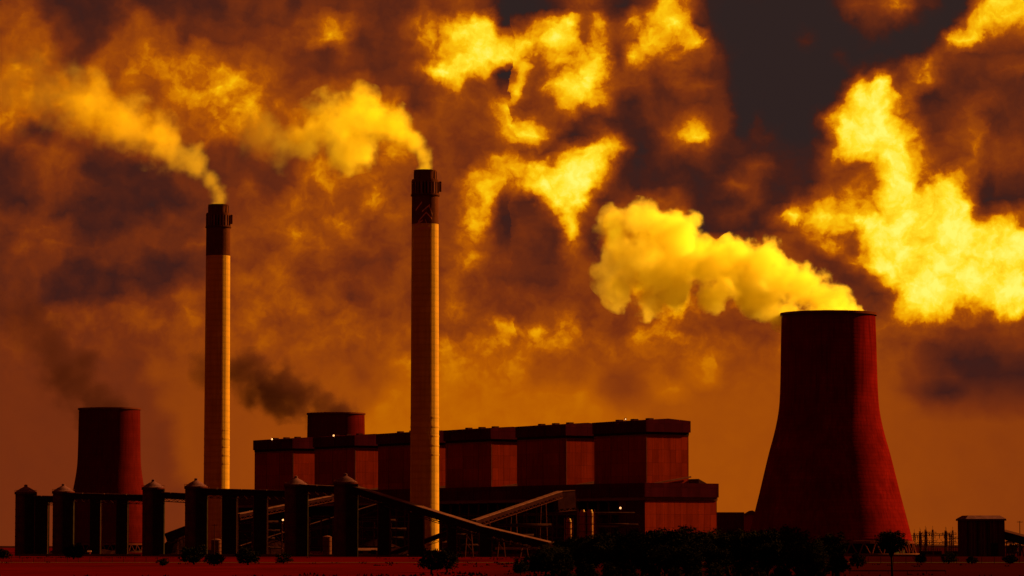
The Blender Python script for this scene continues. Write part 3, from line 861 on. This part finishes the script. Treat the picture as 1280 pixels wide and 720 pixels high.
def bushing(px, Y, py, label):
    c = P(px, 682, Y); h = P(px, py, Y).z
    root = empty('transformer', (c.x, Y, 0), label, 'transformer', 'substation transformers')
    MB().box((0, 0, h * .35), (4.5, 3, h * .7)).build('tank', M['rust'], root)
    b = MB()
    for i in range(7): b.box((-2 + i * .65, -1.9, h * .33), (.15, .8, h * .5))
    b.build('radiator', M['pipe'], root)
    for x in (-1.4, 0, 1.4):
        b = MB(); b.tube([(x, 0, h * .7), (x, 0, h * 1.1)], [.3, .16], 8); b.build('bushing', M['pipe'], root)
for i, px in enumerate((1154, 1161, 1172, 1186, 1195)): bushing(px, 1960 + 7 * i, 686, ['transformer beside the big cooling tower foot', 'second transformer from the big cooling tower', 'middle transformer in the substation', 'fourth transformer, under the slim gantry', 'transformer beside the square bunker tower'][i])

c = P(1226.5, 682, 1900)
bt = empty('bunker_tower', (c.x, 1900, 0), 'square ribbed bunker tower with a shallow hipped roof near the right edge', 'tower')
H = P(1226, 651, 1900).z; w = 52 / F * 1900
ax = (Vector((math.cos(R(8)), math.sin(R(8)), 0)), Vector((-math.sin(R(8)), math.cos(R(8)), 0)), Z)
MB().box((0, 0, H / 2), (w * .93, w * .8, H), ax).build('wall', M['silo'], bt)
for k in range(9):
    MB().box(ax[0] * (-w * .44 + k * w * .08) + ax[1] * (-w * .4 - .25) + Z * H / 2, (.7, .5, H - .4), ax).build('rib', M['chimney_dark'] if k % 3 else M['black_steel'], bt)
MB().box(ax[0] * (w * .38) + ax[1] * (-w * .4 - .2) + Z * H / 2, (w * .17, .4, H - .4), ax).build('plain_panel', M['cladding_dark'], bt)
MB().box(Z * (H + .5), (w * 1.0, w * .88, 1.0), ax).build('eaves', M['roof'], bt)
b = MB(); hw, hd = w * .5, w * .44
b.v = [ax[0] * sx * hw + ax[1] * sy * hd + Z * (H + 1.003) for sx, sy in ((-1, -1), (1, -1), (1, 1), (-1, 1))] + [ax[0] * sx * hw * .78 + ax[1] * sy * hd * .6 + Z * (H + 2.9) for sx, sy in ((-1, -1), (1, -1), (1, 1), (-1, 1))]
b.f = [(0, 1, 5, 4), (1, 2, 6, 5), (2, 3, 7, 6), (3, 0, 4, 7), (4, 5, 6, 7), (3, 2, 1, 0)]
b.build('hipped_roof', M['cap'], bt)
MB().box(ax[0] * (w * .2) + ax[1] * (-w * .4 - .5) + Z * 4, (4, .3, 7), ax).build('door', M['void'], bt)
gantry((1252, 663, 1900), (1300, 676, 1860), 'conveyor sloping down from the square bunker tower to the right edge', h=4.2, posts=(.15, .3, .45, .6), lit=False)
pipe_rack(1258, 1276, 1930, 676, 'small steel rack below the conveyor at the right edge', 3, 11)
def pole(px, Y, py, label):
    c = P(px, 682, Y); h = P(px, py, Y).z; root = empty('utility_pole', (c.x, Y, 0), label, 'pole')
    MB().tube([(0, 0, 0), (0, 0, h)], [.3, .18], 8).build('post', M['rust'], root)
    b = MB(); b.bar((-1.6, 0, h - .8), (1.6, 0, h - .8), .2)
    for x in (-1.5, -.7, .7, 1.5): b.tube([(x, 0, h - .7), (x, 0, h - .2)], [.12, .08], 6)
    b.build('crossarm', M['rust'], root)
pole(1275, 1980, 651, 'thin pole with a crossarm rising behind the conveyor at the right edge')
pole(268, 1950, 655, 'thin pole standing over the small tank before the plain chimney foot')

# roadside rail in the right foreground
def rail(px0, px1, py, label):
    Y = (CAMZ - .75) * F / (py - 682); A = P(px0, 682, Y); B = P(px1, 682, Y); W = B.x - A.x
    root = empty('guard_rail', (A.x, Y, 0), label, 'guard rail', 'roadside guard rails')
    MB().box((W / 2, 0, .72), (W, .08, .32)).build('rail', M['flashing'], root)
    k = int(W / 3.5)
    for i in range(k + 1): MB().box((W * i / k, .12, .33), (.14, .12, .78)).build('post', M['wall'], root)
rail(1062, 1182, 713, 'pale guard rail in the dark foreground under the lone round tree')
wall_run(1062, 1200, 1900, 1900, 'low wall along the foot of the substation', .9)
def fence(px0, px1, Y, h, label):
    A = P(px0, 682, Y); B = P(px1, 682, Y); W = B.x - A.x
    root = empty('wire_fence', (A.x, Y, 0), label, 'fence', 'wire fences')
    k = int(W / 4)
    for i in range(min(k + 1, 60)): MB().box((W * i / k, 0, h / 2), (.14, .14, h)).build('post', M['pipe'], root)
    b = MB()
    for j in range(6): b.bar((0, 0, .3 + j * (h - .4) / 5), (W, 0, .3 + j * (h - .4) / 5), .05)
    b.build('wire', M['pipe'], root)
fence(1085, 1290, 1150, 2.2, 'dark wire fence crossing the scrub at the lower right')
fence(0, 225, 1240, 1.8, 'dark wire fence on the red field at the lower left')

# ------------------------------------------------------------ trees
def crown_mesh(seed, rx, rz, zc, clumps, leaves, leaf, trunk_h):
    rnd = random.Random(seed)
    b = MB(); tr = MB()
    lean = rnd.uniform(-.4, .4)
    tr.tube([(0, 0, -.3), (lean * .3, 0, trunk_h * .5), (lean, 0, trunk_h), (lean * 1.3, .1, zc)], [rx * .10, rx * .075, rx * .06, rx * .025], 8)
    cs = []
    for i in range(clumps):
        while True:
            x, y, z = (rnd.uniform(-1, 1) for _ in range(3))
            d = x * x + y * y + z * z
            if d < 1 and d > .12 * rnd.random(): break
        k = 1 + .25 * math.sin(3.1 * x + seed) * math.cos(2.3 * z + seed)
        c = Vector((x * rx * k + lean, y * rx * k, zc + z * rz * (k if z > 0 else .8)))
        cs.append((c, rnd.uniform(.16, .34) * rx))
    for c, r in cs[:14]:
        tr.tube([(lean, 0, trunk_h * rnd.uniform(.6, 1)), (c * .5 + Vector((lean, 0, trunk_h)) * .5), c], [rx * .04, rx * .025, rx * .008], 5)
    for c, r in cs:
        for j in range(leaves):
            v = Vector((rnd.gauss(0, 1), rnd.gauss(0, 1), rnd.gauss(0, .8))); v = v.normalized() * r * (rnd.random() ** .5)
            p_ = c + v
            a = Vector((rnd.gauss(0, 1), rnd.gauss(0, 1), rnd.gauss(0, 1))).normalized(); e = a.orthogonal().normalized()
            s = leaf * rnd.uniform(.6, 1.4); i0 = len(b.v)
            b.v += [p_ - a * s, p_ + e * s * .45, p_ + a * s, p_ - e * s * .45]; b.f.append((i0, i0 + 1, i0 + 2, i0 + 3))
    return b, tr
def make_tree(name, seed, **kw):
    root = empty(name, (0, 0, 0), '', 'tree' if 'tree' in name else 'bush')
    b, tr = crown_mesh(seed, **kw)
    tr.build('trunk', M['bark'], root, smooth=True)
    me = bpy.data.meshes.new('crown'); me.from_pydata([tuple(p) for p in b.v], [], b.f); me.materials.append(M['leaf'])
    o = bpy.data.objects.new('crown', me); col.objects.link(o); o.parent = root
    return root
protos = []
for i in range(4):
    protos.append(make_tree('tree', 20 + i, rx=3.4 + .3 * i, rz=3.4, zc=6.2, clumps=95, leaves=46, leaf=.26, trunk_h=2.8))
lone = make_tree('tree', 51, rx=2.7, rz=2.3, zc=7.0, clumps=110, leaves=50, leaf=.22, trunk_h=4.6)
bushp = [make_tree('bush', 70 + i, rx=2.6, rz=2.4, zc=2.5, clumps=60, leaves=40, leaf=.24, trunk_h=.8) for i in range(3)]
used = set()
def place(proto, px, Y, py_top, label, group, widen=1.0, top=9.8):
    o = proto if id(proto) not in used else copy_tree(proto)
    used.add(id(proto))
    z = P(px, py_top, Y).z
    o.location = (P(px, 682, Y).x, Y, 0); s = z / top
    o.scale = (s * widen, s * widen, s); o.rotation_euler = (0, 0, random.uniform(0, 6.28))
    o['label'] = label; o['group'] = group
    return o
TG = 'dark trees massed at the lower right'
mass = []
tops = [(690, 678), (702, 672), (722, 668), (742, 667), (760, 665), (782, 664), (803, 662), (824, 660), (846, 658), (866, 661), (888, 660), (910, 664), (932, 662), (954, 659), (975, 657), (997, 661), (1014, 672)]
rnd = random.Random(5)
for i, (px, py) in enumerate(tops):
    mass.append((px, 640 + rnd.uniform(-25, 60), py + rnd.uniform(-1.5, 2.5)))
front = [(705, 688), (735, 684), (768, 683), (800, 681), (832, 680), (864, 681), (897, 682), (930, 680), (962, 681), (992, 683), (1020, 688), (1045, 692)]
for px, py in front: mass.append((px + rnd.uniform(-5, 5), 560 + rnd.uniform(-20, 25), py))
for i, (px, Y, py) in enumerate(sorted(mass, key=lambda a: -a[1])):
    place(protos[i % 4], px, Y, py, 'dark leafy tree in the dense mass between boiler house end and big cooling tower', TG, widen=1.15)
place(protos[0], 1041, 690, 664.5, 'rounded dark tree ending the tree mass, before the left foot of the big cooling tower', TG)
place(lone, 1115, 650, 659.5, 'lone round-headed dark tree on a thin trunk before the big cooling tower right foot', 'solitary tree', top=9.5)
BG = 'dark bushes in front of the plant'
bs = [(243, 1080, 681, 'tall dark bush below the capped silo left of the plain chimney'), (268, 1010, 689, 'low dark bush just right of the plain chimney foot'),
      (310, 1060, 682.5, 'wide dark bush below the square towers right of the plain chimney'), (354, 1120, 690, 'small dark bush left of the silo at the boiler house end'),
      (4, 1500, 684.5, 'small dark bush at the left edge of the field'), (92, 1500, 678, 'dark bush beside the second silo from the left'),
      (539, 760, 684, 'left one of two tall dark bushes below the emblem chimney'), (559, 770, 682, 'right one of two tall dark bushes below the emblem chimney'),
      (651, 700, 696, 'dark bush standing alone left of the tree mass'), (668, 720, 690, 'dark bush between the lone bush and the tree mass'), (682, 690, 683, 'dark bush joining the left end of the tree mass'),
      (203, 1000, 697, 'tiny dark bush on the red field below the third silo'), *[(702 + 27 * i + (i % 3) * 4, 540 + (i * 37) % 50, 699 + (i * 7) % 6, 'dark undergrowth bush at the foot of the tree mass, lower right') for i in range(13)], (1072, 900, 689, 'dark bush left of the lone round tree'), (1150, 1150, 691, 'dark bush before the substation, by the tower foot'),
      (1185, 1120, 689, 'dark bush before the square bunker tower left corner'), (1215, 1100, 694, 'low dark bush before the square bunker tower'), (1262, 1100, 692, 'dark bush under the conveyor at the right edge')]
for i, (px, Y, py, lab) in enumerate(bs):
    place(bushp[i % 3], px, Y, py, lab, BG, widen=1.35 if Y > 900 else 1.0, top=5.1)

# ------------------------------------------------------------ ground cover tufts on the red field
gb = MB(); rnd = random.Random(9)
for i in range(9000):
    Y = 500 + 1300 * rnd.random() ** 1.6; x = rnd.uniform(-.16, .16) * Y
    k = math.sin(x * .021 + 1) + math.sin(Y * .013 + x * .006) + rnd.gauss(0, .9)
    if k < 1.9: continue
    for j in range(5):
        h = rnd.uniform(.2, .7); xx = x + rnd.gauss(0, .8); yy = Y + rnd.gauss(0, .8); i0 = len(gb.v); w = rnd.uniform(.08, .35)
        gb.v += [Vector((xx - w, yy, 0)), Vector((xx + w, yy + .1, 0)), Vector((xx + rnd.uniform(-.3, .3), yy, h))]; gb.f.append((i0, i0 + 1, i0 + 2))
me = bpy.data.meshes.new('scrub_grass'); me.from_pydata([tuple(p) for p in gb.v], [], gb.f); me.materials.append(M['leaf'])
o = bpy.data.objects.new('scrub_grass', me); col.objects.link(o); tag(o, 'sparse dark scrub grass on the red field in front of the plant', 'grass', kind='stuff')

# ------------------------------------------------------------ steam and smoke
def plume(name, label, cat, balls, Y, color, density, nscale, fluff, edge, fade=None, aniso=0.2, step=0.1, seed=0, group=None, absorb=0.0):
    rnd = random.Random(seed)
    cs = []
    for (px, py, r) in balls:
        y = Y + rnd.uniform(-.25, .25) * r / F * Y
        c = P(px, py, y); cs.append((c, r / F * Y))
    base = cs[0][0].copy()
    bm = bmesh.new()
    for c, r in cs:
        m_ = Matrix.Translation(c - base)
        bmesh.ops.create_icosphere(bm, subdivisions=3, radius=r * 1.22, matrix=m_)
    me = bpy.data.meshes.new(name); bm.to_mesh(me); bm.free()
    tmp = bpy.data.objects.new('tmp', me); col.objects.link(tmp)
    mod = tmp.modifiers.new('r', 'REMESH'); mod.mode = 'VOXEL'; mod.voxel_size = max(1.2, min(r for _, r in cs) * .3)
    dg = bpy.context.evaluated_depsgraph_get(); me2 = bpy.data.meshes.new_from_object(tmp.evaluated_get(dg)); me2.name = name
    bpy.data.objects.remove(tmp)
    mt = bpy.data.materials.new(name + '_vapour'); mt.use_nodes = True
    t = mt.node_tree; t.nodes.clear(); n = N(t)
    oc = n.new('ShaderNodeTexCoord').outputs['Object']
    wv = n.v('SUBTRACT', n.noise(oc, nscale * .6, 2, .5, out='Color'), (.5, .5, .5))
    pp = n.v('ADD', oc, n.v('SCALE', wv, 0.5 / nscale))
    acc = None
    for c, r in cs:
        d = n.m('DIVIDE', n.v('DISTANCE', pp, tuple(c - base)), r)
        acc = d if acc is None else n.m('SMOOTH_MIN', acc, d, 0.35)
    fb = n.m('SUBTRACT', n.noise(oc, nscale, 7, .58), .5)
    v = n.m('ADD', n.m('SUBTRACT', 0.92, acc), n.m('MULTIPLY', fb, fluff))
    v = n.maprange(v, 0.0, edge, 0, 1, True)
    if fade:
        x = n.sep(oc)[0]
        x0 = (fade[0] - balls[0][0]) / F * Y; x1 = (fade[1] - balls[0][0]) / F * Y
        v = n.m('MULTIPLY', v, n.maprange(x, x0, x1, fade[2], 1.0, True))
    n.put_d = n.m('MULTIPLY', v, density)
    pv = n.new('ShaderNodeVolumePrincipled')
    pv.inputs['Color'].default_value = (*color, 1); pv.inputs['Anisotropy'].default_value = aniso
    n.put(pv.inputs['Density'], n.put_d)
    out = n.new('ShaderNodeOutputMaterial'); t.links.new(pv.outputs[0], out.inputs['Volume'])
    mt.cycles.volume_step_rate = step
    me2.materials.clear(); me2.materials.append(mt)
    o = bpy.data.objects.new(name, me2); col.objects.link(o); o.location = base
    tag(o, label, cat, group)
    return o
plume('steam_plume', 'dense bright yellow steam billowing left from the big right-hand cooling tower', 'steam',
      [(1034, 408, 46), (1058, 385, 20), (1071, 386, 13), (1046, 374, 24), (1028, 366, 30), (1000, 366, 34), (975, 345, 34), (950, 325, 34), (925, 322, 30), (940, 355, 38), (905, 345, 36), (880, 338, 32), (858, 325, 36), (846, 296, 36), (825, 282, 34), (798, 280, 30), (772, 280, 26), (800, 312, 34), (820, 340, 32), (785, 345, 32), (765, 315, 26), (768, 298, 28), (762, 345, 24), (775, 365, 24), (810, 375, 26), (985, 392, 24), (850, 368, 28), (890, 372, 24), (960, 380, 22)],
      1950, (1.0, 0.955, 0.30), 0.14, 0.060, 3.0, .42, fade=(730, 870, .3), step=.07, seed=1)
plume('chimney_steam', 'orange lit smoke trailing up and left from the plain left chimney', 'smoke',
      [(274.5, 254, 12), (274, 249, 13), (272.5, 243, 15), (268, 235, 17), (262, 228, 19), (248, 211, 24), (231, 198, 28), (212, 185, 33), (191, 172, 37), (168, 158, 41), (143, 142, 44), (115, 130, 48), (85, 120, 50), (52, 114, 54), (18, 110, 58)],
      2400, (1.0, 0.84, 0.10), 0.042, 0.050, 3.2, .9, fade=(20, 262, .06), step=.07, seed=2, group='smoke trails from the two chimneys')
plume('chimney_steam', 'bright yellow smoke curling left from the emblem chimney', 'smoke',
      [(532, 210, 12), (528, 198, 17), (518, 183, 22), (503, 170, 28), (485, 160, 32), (465, 150, 36), (444, 144, 40), (420, 150, 40), (398, 162, 38), (376, 176, 34), (352, 180, 36), (325, 170, 38), (450, 182, 30), (425, 194, 28)],
      2150, (1.0, 0.95, 0.15), 0.085, 0.050, 3.0, .7, fade=(310, 500, .05), step=.07, seed=3, group='smoke trails from the two chimneys')
plume('dark_smoke', 'dim purple smoke drifting left off the distant left cooling tower', 'smoke',
      [(138, 520, 40), (118, 500, 42), (96, 484, 42), (78, 464, 40), (66, 442, 38), (52, 420, 40), (38, 398, 38), (14, 384, 42), (100, 450, 30)],
      3000, (0.07, 0.022, 0.05), 0.055, 0.040, 2.4, .65, fade=(0, 150, .25), step=.10, seed=4, group='dim smoke off the distant towers')
plume('dark_smoke', 'dim purple smoke above the cooling tower behind the boiler house', 'smoke',
      [(420, 524, 34), (400, 506, 30), (374, 498, 34), (348, 488, 42), (322, 480, 40), (302, 472, 34), (255, 458, 28), (280, 466, 30)],
      3210, (0.07, 0.022, 0.05), 0.060, 0.045, 2.6, .55, fade=(235, 340, .4), step=.10, seed=5, group='dim smoke off the distant towers')
